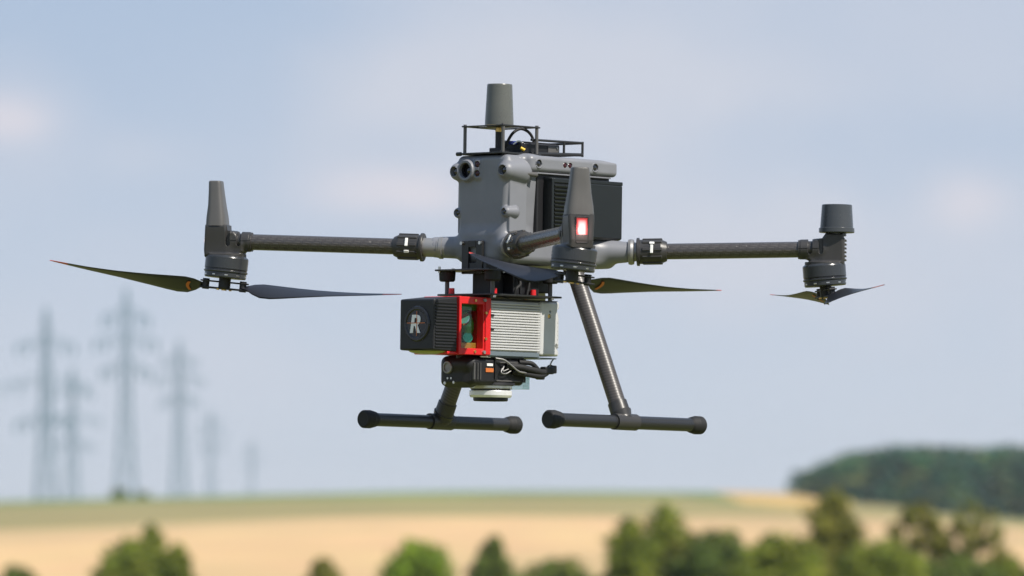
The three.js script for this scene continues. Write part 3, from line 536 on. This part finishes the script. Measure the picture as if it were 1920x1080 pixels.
  each('hub_screw', [tube(V(0, -0.051, 0), V(0, -0.049, 0), 0.004), tube(V(0.009, -0.051, 0.004), V(0.009, -0.049, 0.004), 0.0022), tube(V(-0.009, -0.051, -0.004), V(-0.009, -0.049, -0.004), 0.0022)], M.brass, prop);
  return g;
}
const DEG = Math.PI / 180;
arm(-0.298, -0.352, -0.1545, -0.113, false, -4.9 * DEG, [[186], [6]], 1);
arm(-0.298, 0.352, -0.1545, 0.113, false, -5.6 * DEG, [[235, 3.6], [-36]], -1);
arm(0.298, 0.31, 0.139, 0.108, true, 4.9 * DEG, [[255], [75, -3]], 1);
arm(0.298, -0.31, 0.139, -0.108, true, 4.9 * DEG, [[265], [85]], -1);

// ---- landing gear
for (const s of [1, -1]) {
  const g = part('landing_gear', body), top = V(-0.005, -0.004, s * 0.0745), bot = V(-0.005, -0.2462, s * 0.1845), dir = bot.clone().sub(top).normalize();
  mesh('leg_tube', tube(top, bot, 0.0125, 0.0125, 36), M.wound, g);
  const K = (t) => top.clone().lerp(bot, t);
  mesh('tee_joint', [tube(K(0.885), K(0.99), 0.0143, 0.0148, 36), tube(V(-0.0285, -0.2466, s * 0.187), V(0.0185, -0.2472, s * 0.187), 0.0122, 0.0122, 32), tube(K(0.95), V(-0.005, -0.2468, s * 0.187), 0.0165, 0.012, 32)], M.dark, g);
  mesh('skid_tube', tube(V(-0.165, -0.2462, s * 0.187), V(0.155, -0.2485, s * 0.187), 0.0099, 0.0099, 32), M.skid, g);
  for (const [x0, x1, y] of [[-0.172, -0.146, -0.2461], [0.166, 0.139, -0.2486]]) mesh('end_cap', [lathe([[0, 0.0004], [0.0095, 0.0004], [0.0105, 0], [0.0122, 0.0008], [0.0135, 0.0028], [0.0137, 0.0145], [0.0130, 0.0165], [0.0128, 0.0185], [0.0116, 0.0245], [0.0098, 0.027]], V(x0, y, s * 0.187), V(Math.sign(x1 - x0), 0, 0), 36)], M.rubber, g);
  mesh('leg_socket', [tube(top, K(0.10), 0.0165, 0.0155, 28)], M.dark, g);
}
// ---- antenna rack on top
{
  const g = part('antenna_rack', body), x0 = -0.116, x1 = -0.043, z = 0.0386, yb = 0.148, yt = 0.1872;
  for (const [x, zz] of [[x0, -z], [x0, z], [x1, z], [x1, -z]]) mesh('post', [tube(V(x, yb, zz), V(x, yt + 0.004, zz), 0.0026, 0.0026, 12)], M.mid, g);
  mesh('top_frame', [boxB(x0 - 0.004, x1 + 0.004, yt, yt + 0.0022, -z - 0.0035, -z + 0.0035, 0.0005), boxB(x0 - 0.004, x1 + 0.004, yt, yt + 0.0022, z - 0.0035, z + 0.0035, 0.0005), boxB(x0 - 0.0035, x0 + 0.0035, yt + 0.0002, yt + 0.002, -z + 0.0035, z - 0.0035, 0.0005), boxB(x1 - 0.0035, x1 + 0.0035, yt + 0.0002, yt + 0.002, -z + 0.0035, z - 0.0035, 0.0005), boxB(-0.092, -0.068, yt + 0.0003, yt + 0.0019, -z + 0.0035, z - 0.0035, 0.0005)], M.plate, g);
  mesh('base_frame', [boxB(x0 - 0.006, x1 + 0.006, 0.1462, 0.149, -z - 0.009, z + 0.005, 0.0008), tube(V(x0 - 0.004, 0.1476, -z - 0.012), V(x0 - 0.004, 0.1476, -z - 0.004), 0.003, 0.003, 10)], M.plate, g);
  mesh('mast', [tube(V(-0.0835, 0.149, 0), V(-0.0835, 0.181, 0), 0.0055, 0.0055, 16), boxB(-0.094, -0.074, 0.149, 0.157, -0.01, 0.012, 0.001)], M.black, g);
  mesh('connector', [tube(V(-0.0835, 0.178, 0), V(-0.0835, 0.1872, 0), 0.0046, 0.0046, 8), tube(V(-0.0835, 0.1815, 0), V(-0.0835, 0.184, 0), 0.0062, 0.0062, 6)], M.brass, g);
  mesh('antenna_base', [lathe([[0, 0.1892], [0.0195, 0.1892], [0.0212, 0.1905], [0.0212, 0.1925]], V(-0.0835, 0, 0), UP)], M.brass, g);
  mesh('gnss_antenna', [lathe([[0.0213, 0.1908], [0.0213, 0.196], [0.0187, 0.2505], [0.0180, 0.2518], [0, 0.2521]], V(-0.0835, 0, 0), UP, 56)], M.antenna, g);
  mesh('wiring_clip', [box(-0.066, 0.1655, 0.012, 0.012, 0.005, 0.008, 0.001)], M.blue, g);
  mesh('plug', [tube(V(-0.062, 0.158, 0.024), V(-0.0575, 0.1545, 0.028), 0.0022, 0.0026, 10)], M.yellow, g);
  mesh('jumper_wire', [curveTube([[-0.07, 0.163, 0.016], [-0.062, 0.168, 0.02], [-0.055, 0.164, 0.025]], 0.0012)], M.white, g);
  mesh('antenna_cable', [curveTube([[-0.078, 0.152, 0.004], [-0.076, 0.166, 0.010], [-0.068, 0.180, 0.014], [-0.053, 0.1868, 0.016], [-0.036, 0.181, 0.018], [-0.029, 0.168, 0.02], [-0.030, 0.158, 0.02]], 0.0022, 40)], M.rubber, g);
}
{
  const g = part('receiver_module', body);
  mesh('module_case', [boxB(-0.062, 0.022, 0.1462, 0.1662, -0.022, 0.026, 0.0025), boxB(-0.058, 0.018, 0.166, 0.1682, -0.018, 0.022, 0.001)], M.black, g);
  mesh('module_panel', [boxB(-0.005, 0.018, 0.1495, 0.1635, 0.0245, 0.0272, 0.0006)], M.mid, g);
  mesh('screw', [tube(V(0.0145, 0.161, 0.026), V(0.0145, 0.161, 0.0285), 0.002)], M.steel, g);
  const y0 = 0.1535, y1 = 0.1712, r = 0.0019, bars = [];
  for (const z of [-0.034, 0.034]) { bars.push(tube(V(-0.05, y1 - 0.001, z), V(0.063, y1, z), r, r, 8), tube(V(-0.05, y0 - 0.004, z), V(0.063, y0, z), 0.0026, 0.0026, 8), tube(V(0.063, y0 - 0.003, z), V(0.063, y1 + 0.002, z), r, r, 8), tube(V(0.022, y0 - 0.003, z), V(0.022, y1, z), r, r, 8)); }
  bars.push(tube(V(0.063, y1, -0.034), V(0.063, y1, 0.034), r, r, 8), tube(V(0.063, y0, -0.034), V(0.063, y0, 0.034), r, r, 8));
  mesh('guard_frame', bars, M.plate, g);
}
// ---- payload mount: hanger bracket, damper plates
{
  const g = part('payload_mount', body);
  mesh('hanger_bracket', [boxB(-0.130, -0.1255, -0.031, 0.018, -0.029, -0.0155, 0.0008), boxB(-0.130, -0.1255, -0.031, 0.018, -0.0005, 0.0125, 0.0008), boxB(-0.1302, -0.1253, 0.0085, 0.0182, -0.0155, -0.0005, 0.0006), boxB(-0.1302, -0.1253, -0.0312, -0.0235, -0.0155, -0.0005, 0.0006)], M.plate, g);
  mesh('upper_plate', [boxB(-0.16, -0.002, -0.0275, -0.0248, -0.055, 0.056, 0.0008), boxB(-0.128, -0.09, -0.0245, -0.0145, -0.02, 0.02, 0.001)], M.plate, g);
  mesh('lower_plate', [boxB(-0.157, -0.004, -0.0640, -0.0612, -0.052, 0.058, 0.0008)], M.plate, g);
  const scr = [];
  for (const [x, z] of [[-0.142, -0.046], [-0.142, 0.046], [-0.017, 0.046], [-0.017, -0.046]]) {
    mesh('damper', [lathe([[0, -0.0272], [0.0122, -0.0272], [0.0125, -0.0285], [0.0118, -0.0405], [0.0098, -0.0425], [0, -0.0428]], V(x, 0, z), UP, 28)], M.rubber, g);
    mesh('damper_post', [tube(V(x, -0.068, z), V(x, -0.042, z), 0.0033, 0.0033, 14)], M.mid, g);
    scr.push(tube(V(x + 0.008, -0.0247, z + 0.004), V(x + 0.008, -0.0225, z + 0.004), 0.0022, 0.0022, 10), tube(V(x - 0.006, -0.067, z + 0.010), V(x - 0.006, -0.064, z + 0.010), 0.0024, 0.0024, 10));
  }
  for (const z of [-0.027, 0.0105]) scr.push(tube(V(-0.134, 0.0145, z), V(-0.130, 0.0145, z), 0.0026, 0.0026, 10));
  for (const [x, z] of [[-0.155, -0.05], [-0.125, 0.052], [-0.10, 0.05], [-0.03, 0.053], [-0.045, 0.053]]) scr.push(tube(V(x, -0.0300, z), V(x, -0.0205, z), 0.0019, 0.0019, 8));
  each('screw', scr, M.steel, g);
  for (const [x, z] of [[-0.148, -0.031], [-0.128, 0.036], [-0.05, 0.042]]) mesh('red_stud', [tube(V(x, -0.0612, z), V(x, -0.0525, z), 0.0046, 0.0042, 16)], M.red, g);
  mesh('connector_block', [boxB(-0.118, -0.088, -0.0610, -0.029, -0.018, 0.018, 0.002), boxB(-0.086, -0.03, -0.0608, -0.031, 0.002, 0.036, 0.002), boxB(-0.074, -0.070, -0.0595, -0.033, 0.036, 0.0385, 0.0005)], M.black, g);
  each('cable', [curveTube([[-0.082, -0.03, 0.036], [-0.080, -0.045, 0.044], [-0.09, -0.052, 0.046], [-0.092, -0.0605, 0.044]], 0.0024), curveTube([[-0.06, -0.03, 0.036], [-0.058, -0.042, 0.041], [-0.062, -0.0605, 0.041]], 0.002)], M.rubber, g);
}

// ------------------------------------------------------------------ the laser scanner hung below
{
  const o = V(-0.12, -0.1525, 0), s = placed('laser_scanner', o); tag(s, 'long black, red and silver laser scanner box mounted under the drone', 'laser scanner');
  const S = part('housing', s); S.position.set(-o.x, -o.y, -o.z); offsetGroups.push(S);
  const A = (name, geoms, m, p = S) => mesh(name, geoms, m, p), E = (name, geoms, m, p = S) => each(name, geoms, m, p);
  // front block: slightly tapered towards its nose
  const fb = boxB(-0.2535, -0.2035, -0.1475, -0.0722, -0.0345, 0.0345, 0.0025); { const p = fb.attributes.position; for (let i = 0; i < p.count; i++) { const t = (p.getX(i) + 0.2535) / 0.05; const y = p.getY(i) + 0.11; p.setY(i, -0.11 + y * lerp(0.985, y > 0 ? 1.125 : 1.03, t)); } }
  const front = A('front_block', [fb], M.black);
  for (let i = 0; i < 15; i++) A('fin', [boxB(-0.2505, -0.206, -0.1425 + i * 0.00455, -0.1402 + i * 0.00455, 0.033, 0.0362, 0.0005)], M.black, front);
  A('logo_recess', [lathe([[0.0262, 0.0006], [0.0245, 0.0022], [0.0215, 0.0022], [0.0195, 0.0008], [0, 0.0008]], V(-0.2535, -0.1085, 0.0012), V(-1, 0, 0), 48)], M.blackGloss, front);
  const font = await new FontLoader().loadAsync('fonts/droid/droid_sans_bold.typeface.json');
  const R = new TextGeometry('R', { font, size: 0.0268, depth: 0.0012, curveSegments: 8, bevelEnabled: false }); R.computeBoundingBox(); { const b = R.boundingBox; R.translate(-(b.min.x + b.max.x) / 2, -(b.min.y + b.max.y) / 2, 0); R.applyMatrix4(new THREE.Matrix4().set(1.02, 0.16, 0, 0, 0, 1, 0, 0, 0, 0, 1, 0, 0, 0, 0, 1)); R.rotateY(-Math.PI / 2); R.translate(-0.2545, -0.1088, 0.0008); }
  A('letter_mark', [R], M.white, front);
  E('cross_mark', [box(-0.2559, -0.1075, 0.0008, 0.0004, 0.0011, 0.036, 0.0001), box(-0.2559, -0.1085, 0.0022, 0.0004, 0.036, 0.0009, 0.0001)], M.orange, front);
  // red window section: a hollow frame
  const x0 = -0.2035, x1 = -0.1375, y0 = -0.1522, y1 = -0.0668, zf = 0.0385, zb = -0.0345, wx0 = -0.1985, wx1 = -0.1525, wy0 = -0.1425, wy1 = -0.0778;
  const red = A('window_frame', [boxB(x0, wx0, y0, y1, zb, zf, 0.0012), boxB(wx1, x1, y0, y1, zb, zf, 0.0012), boxB(wx0 - 0.001, wx1 + 0.001, wy1, y1 - 0.0003, zb + 0.0003, zf - 0.0003, 0.001), boxB(wx0 - 0.001, wx1 + 0.001, y0 + 0.0003, wy0, zb + 0.0003, zf - 0.0003, 0.001), boxB(wx0 - 0.001, wx1 + 0.001, wy0 - 0.001, wy1 + 0.001, zb + 0.0006, zb + 0.004, 0.0005), boxB(wx1 + 0.003, x1 - 0.001, y0 + 0.001, y1 - 0.001, zf - 0.001, zf + 0.0022, 0.001), boxB(-0.2035 - 0.02, x0 + 0.001, y0 - 0.0002, y0 + 0.0042, -0.034, 0.034, 0.0015)], M.red);
  E('screw', [[-0.170, y1 - 0.0055], [-0.170, y0 + 0.005], [-0.1485, -0.090], [-0.1485, -0.128]].map(([x, y]) => tube(V(x, y, zf - 0.0006), V(x, y, zf + 0.0012 + (x > -0.15 ? 0.0015 : 0)), 0.0021, 0.0021, 10)), M.brass, red);
  E('corner_screw', [[-0.1512, y1 - 0.0045], [-0.1512, y0 + 0.0045]].map(([x, y]) => tube(V(x, y, zf - 0.001), V(x, y, zf + 0.0026), 0.0026, 0.0026, 10)), M.coupling, red);
  A('window_pane', [boxB(wx0 - 0.0005, wx1 + 0.0005, wy0 - 0.0005, wy1 + 0.0005, zf - 0.0130, zf - 0.0122, 0.0002)], M.windowGlass, red);
  // scanning mirror behind the pane
  A('cavity', [boxB(wx0 - 0.0004, wx1 + 0.0004, wy0 - 0.0006, wy1 + 0.0006, zf - 0.034, zf - 0.031, 0.0004), boxB(wx0 - 0.0004, wx1 + 0.0004, wy1 - 0.0085, wy1 + 0.0006, zf - 0.0308, zf - 0.0145, 0.0004)], M.cavity, red);
  A('mirror', [tube(V(-0.1755, -0.0985, zf - 0.0215), V(-0.1775, -0.0968, zf - 0.0185), 0.0115, 0.0105, 36)], M.mirror, red);
  { const g = new THREE.SphereGeometry(0.0135, 28, 18); g.scale(0.85, 1.35, 0.75); g.translate(-0.1605, -0.109, zf - 0.0255); A('scan_prism', [g], M.prism, red); }
  A('inner_optic', [tube(V(-0.1625, -0.1275, zf - 0.025), V(-0.166, -0.1262, zf - 0.018), 0.0075, 0.0075, 24)], M.mirrorTeal, red);
  A('cavity_floor', [boxB(wx0, wx1, wy0, wy0 + 0.0085, zf - 0.0305, zf - 0.0140, 0.001)], M.orange, red);
  // silver finned section
  const sil = A('rear_block', [boxB(-0.1375, -0.0285, -0.1515, -0.0705, -0.0345, 0.0352, 0.0015)], M.silver);
  for (let i = 0; i < 18; i++) A('fin', [boxB(-0.1368, -0.0305, -0.1432 + i * 0.00392, -0.1407 + i * 0.00392, 0.0345, 0.0395, 0.0006)], M.silver, sil);
  A('base_strip', [boxB(-0.137, -0.029, -0.1522, -0.1455, 0.0335, 0.0372, 0.001)], M.silverDark, sil);
  E('red_clip', [boxB(-0.1385, -0.1318, -0.0945, -0.0912, 0.036, 0.0412, 0.0005), boxB(-0.1385, -0.1318, -0.1152, -0.1122, 0.036, 0.0412, 0.0005)], M.black, sil);
  // tail block with ports
  const tf = (x, y, z) => {
    let d = sdBox(x, y, z, -0.0085, -0.109, 0.0005, 0.0215, 0.0405, 0.0385, 0.004);
    d = Math.max(d, (x - 0.0115) * 0.45 + (Math.abs(z) - 0.0385) * 0.89 + 0.001);
    d = Math.max(d, -sdCylZ(x, y, z, 0.03, 0.06, -0.0085, -0.0835, 0.0018)); d = Math.max(d, -sdCylZ(x, y, z, 0.03, 0.06, -0.0102, -0.0905, 0.0034));
    d = Math.max(d, -sdCap(x, y, z, [0.010, -0.082, 0.035], [0.011, -0.0895, 0.034], 0.0045, 0.0045));
    for (let i = 0; i < 5; i++) d = Math.max(d, -sdCap(x, y, z, [0.0085, -0.100 - i * 0.0062, 0.0365], [0.0125, -0.103 - i * 0.0062, 0.033], 0.0019, 0.0019));
    d = Math.max(d, -sdCap(x, y, z, [0.006, -0.134, 0.037], [0.011, -0.1395, 0.036], 0.0032, 0.0028));
    return d;
  };
  const tail = A('tail_block', fieldMesh(tf, [-0.034, -0.156, -0.048], [0.02, -0.062, 0.048], 110), M.silver);
  A('port_plug', [tube(V(-0.0102, -0.0905, 0.034), V(-0.0102, -0.0905, 0.0375), 0.0028, 0.0028, 12)], M.brass, tail);
  A('top_cover', [boxB(-0.136, 0.011, -0.0702, -0.0672, -0.034, 0.036, 0.0008)], M.black);
  { const g = new THREE.SphereGeometry(1, 32, 12, 0, 6.2832, Math.PI / 2, Math.PI / 2); g.scale(0.026, 0.0052, 0.031); g.translate(-0.228, -0.1476, 0); A('belly_cover', [g], M.belly, front); }
  A('bottom_plate', [boxB(-0.137, 0.0125, -0.1538, -0.1518, -0.033, 0.034, 0.0006)], M.silverDark);
}
// ------------------------------------------------------------------ the photo camera hung below the scanner, lens down
{
  const o = V(-0.105, -0.218, 0), s = placed('photo_camera', o); tag(s, 'black compact camera with silver lens pointing down under the laser scanner', 'camera');
  const S = part('camera_unit', s); S.position.set(-o.x, -o.y, -o.z); offsetGroups.push(S);
  const A = (name, geoms, m, p = S) => mesh(name, geoms, m, p), E = (name, geoms, m, p = S) => each(name, geoms, m, p);
  const bf = (x, y, z) => {
    let d = sdBox(x, y, z, -0.111, -0.175, 0, 0.056, 0.0195, 0.032, 0.006);
    d = smin(d, sdBox(x, y, z, -0.158, -0.177, -0.004, 0.013, 0.0225, 0.027, 0.009), 0.008);
    d = smin(d, sdCap(x, y, z, [-0.163, -0.166, -0.018], [-0.163, -0.166, 0.02], 0.0105, 0.0105), 0.005);
    d = Math.max(d, (-(x + 0.172) * 0.55 - (y + 0.186) * 0.83) - 0.004);
    d = Math.max(d, -sdCylX(x, y, z, -0.2, -0.1725, -0.170, -0.0125, 0.0096));
    return d;
  };
  const b = A('camera_body', fieldMesh(bf, [-0.182, -0.205, -0.04], [-0.048, -0.148, 0.04], 110), M.black);
  A('mode_dial', [lathe([[0.0092, 0], [0.0092, 0.0032], [0.0084, 0.004], [0.0066, 0.004], [0.0062, 0.0022], [0, 0.0022]], V(-0.1715, -0.170, -0.0125), V(-1, 0, 0), 32)], M.coupling, b);
  E('button', [tube(V(-0.171, -0.186, -0.014), V(-0.1722, -0.186, -0.014), 0.0016), tube(V(-0.171, -0.186, -0.007), V(-0.1722, -0.186, -0.007), 0.0016), tube(V(-0.1705, -0.193, -0.020), V(-0.172, -0.193, -0.020), 0.0022), tube(V(-0.1705, -0.192, -0.002), V(-0.172, -0.192, -0.002), 0.002)], M.steel, b);
  E('grip_ridge', [boxB(-0.166, -0.1635, -0.188, -0.163, 0.0305, 0.0345, 0.0008), boxB(-0.158, -0.1565, -0.188, -0.163, 0.031, 0.0338, 0.0006), boxB(-0.152, -0.1505, -0.188, -0.163, 0.031, 0.0338, 0.0006)], M.mid, b);
  A('control_knob', [lathe([[0.0075, 0], [0.0075, 0.0045], [0.0065, 0.0055], [0, 0.0055]], V(-0.163, -0.157, 0.004), UP, 28), lathe([[0.0055, 0], [0.0055, 0.004], [0, 0.0045]], V(-0.142, -0.157, -0.008), UP, 24)], M.dark, b);
  A('top_shoe', [boxB(-0.128, -0.098, -0.157, -0.1535, -0.012, 0.014, 0.001)], M.dark, b);
  A('screen_frame', [boxB(-0.117, -0.066, -0.1895, -0.1875, 0.0315, 0.0338, 0.0004), boxB(-0.117, -0.066, -0.1625, -0.1605, 0.0315, 0.0338, 0.0004)], M.mid, b);
  A('orange_label', [boxB(-0.140, -0.1235, -0.1765, -0.1705, 0.0315, 0.0334, 0.0004)], M.orange, b);
  E('white_label', [boxB(-0.1375, -0.125, -0.1675, -0.1635, 0.0315, 0.0333, 0.0004), boxB(-0.150, -0.130, -0.1548, -0.1528, 0.030, 0.0332, 0.0004)], M.white, b);
  A('bracket', [boxB(-0.145, -0.055, -0.1558, -0.1538, -0.03, 0.031, 0.0006), boxB(-0.121, -0.1195, -0.186, -0.156, 0.0318, 0.0345, 0.0005), boxB(-0.06, -0.053, -0.19, -0.155, -0.028, 0.033, 0.001)], M.plate, b);
  A('clear_guard', [boxB(-0.058, -0.044, -0.2, -0.182, 0.031, 0.0322, 0.0002), boxB(-0.0445, -0.0435, -0.2, -0.180, -0.01, 0.031, 0.0002)], M.acrylic, b);
  const lx = V(-0.097, 0, 0.003);
  const lens = A('lens_barrel', [lathe([[0.027, -0.1925], [0.0315, -0.1937], [0.0315, -0.1990], [0.0295, -0.2004]], lx, UP, 56), lathe([[0.0312, -0.2025], [0.0316, -0.2035], [0.0316, -0.2095], [0.0298, -0.2128], [0.0245, -0.2132]], lx, UP, 56)], M.lensSilver, S);
  A('lens_ring', [lathe([[0.0292, -0.2003], [0.0292, -0.203]], lx, UP, 48), lathe([[0.0258, -0.213], [0.0258, -0.2168], [0.0245, -0.2182], [0.021, -0.2184], [0.019, -0.214], [0, -0.2135]], lx, UP, 48)], M.black, lens);
  A('lens_mount', [lathe([[0.036, -0.191], [0.0365, -0.1945], [0.03, -0.196]], lx, UP, 48)], M.black, lens);
  E('lens_screw', [[0.4], [0.95], [1.6]].map(([t]) => { const c = V(lx.x + Math.cos(t + 0.3) * 0.0303, -0.198, lx.z + Math.sin(t + 0.3) * 0.0303); return tube(c, c.clone().add(V(Math.cos(t + 0.3), 0, Math.sin(t + 0.3)).multiplyScalar(0.0014)), 0.002, 0.002, 10); }), M.steel, lens);
  // wiring at the tail end
  const w = part('wiring', S);
  E('black_cable', [curveTube([[-0.10, -0.166, 0.035], [-0.075, -0.168, 0.043], [-0.05, -0.172, 0.047], [-0.03, -0.174, 0.045], [-0.012, -0.169, 0.04], [-0.002, -0.166, 0.035]], 0.0048, 36), curveTube([[-0.085, -0.174, 0.034], [-0.06, -0.178, 0.044], [-0.038, -0.180, 0.046], [-0.02, -0.176, 0.042], [-0.004, -0.168, 0.036]], 0.0042, 36), curveTube([[-0.07, -0.160, 0.034], [-0.05, -0.162, 0.042], [-0.042, -0.168, 0.044], [-0.03, -0.178, 0.044], [-0.026, -0.181, 0.042]], 0.0036, 30)], M.rubber, w);
  E('cable_plug', [box(-0.017, -0.171, 0.042, 0.02, 0.011, 0.012, 0.002), box(-0.0, -0.169, 0.036, 0.012, 0.012, 0.011, 0.002), box(-0.033, -0.1815, 0.043, 0.012, 0.007, 0.01, 0.002)], M.black, w);
  A('cable_tie', [curveTube([[-0.014, -0.165, 0.044], [-0.011, -0.157, 0.046], [-0.006, -0.153, 0.046]], 0.0011, 16), box(-0.005, -0.1705, 0.0415, 0.002, 0.002, 0.002, 0.0004)], M.coupling, w);
  E('white_wire', [curveTube([[-0.122, -0.1555, 0.035], [-0.108, -0.158, 0.04], [-0.095, -0.166, 0.043], [-0.082, -0.174, 0.045], [-0.066, -0.176, 0.045]], 0.0014, 32), curveTube([[-0.108, -0.170, 0.036], [-0.112, -0.1765, 0.038], [-0.104, -0.178, 0.039], [-0.094, -0.174, 0.040]], 0.001, 24), curveTube([[-0.104, -0.166, 0.036], [-0.108, -0.174, 0.0375], [-0.098, -0.171, 0.039]], 0.0009, 20)], M.coupling, w);
}
for (const g of offsetGroups) { const root = g.parent; for (const c of [...g.children]) { c.position.add(g.position); root.add(c); } root.remove(g); }
renderer.render(scene, camera);
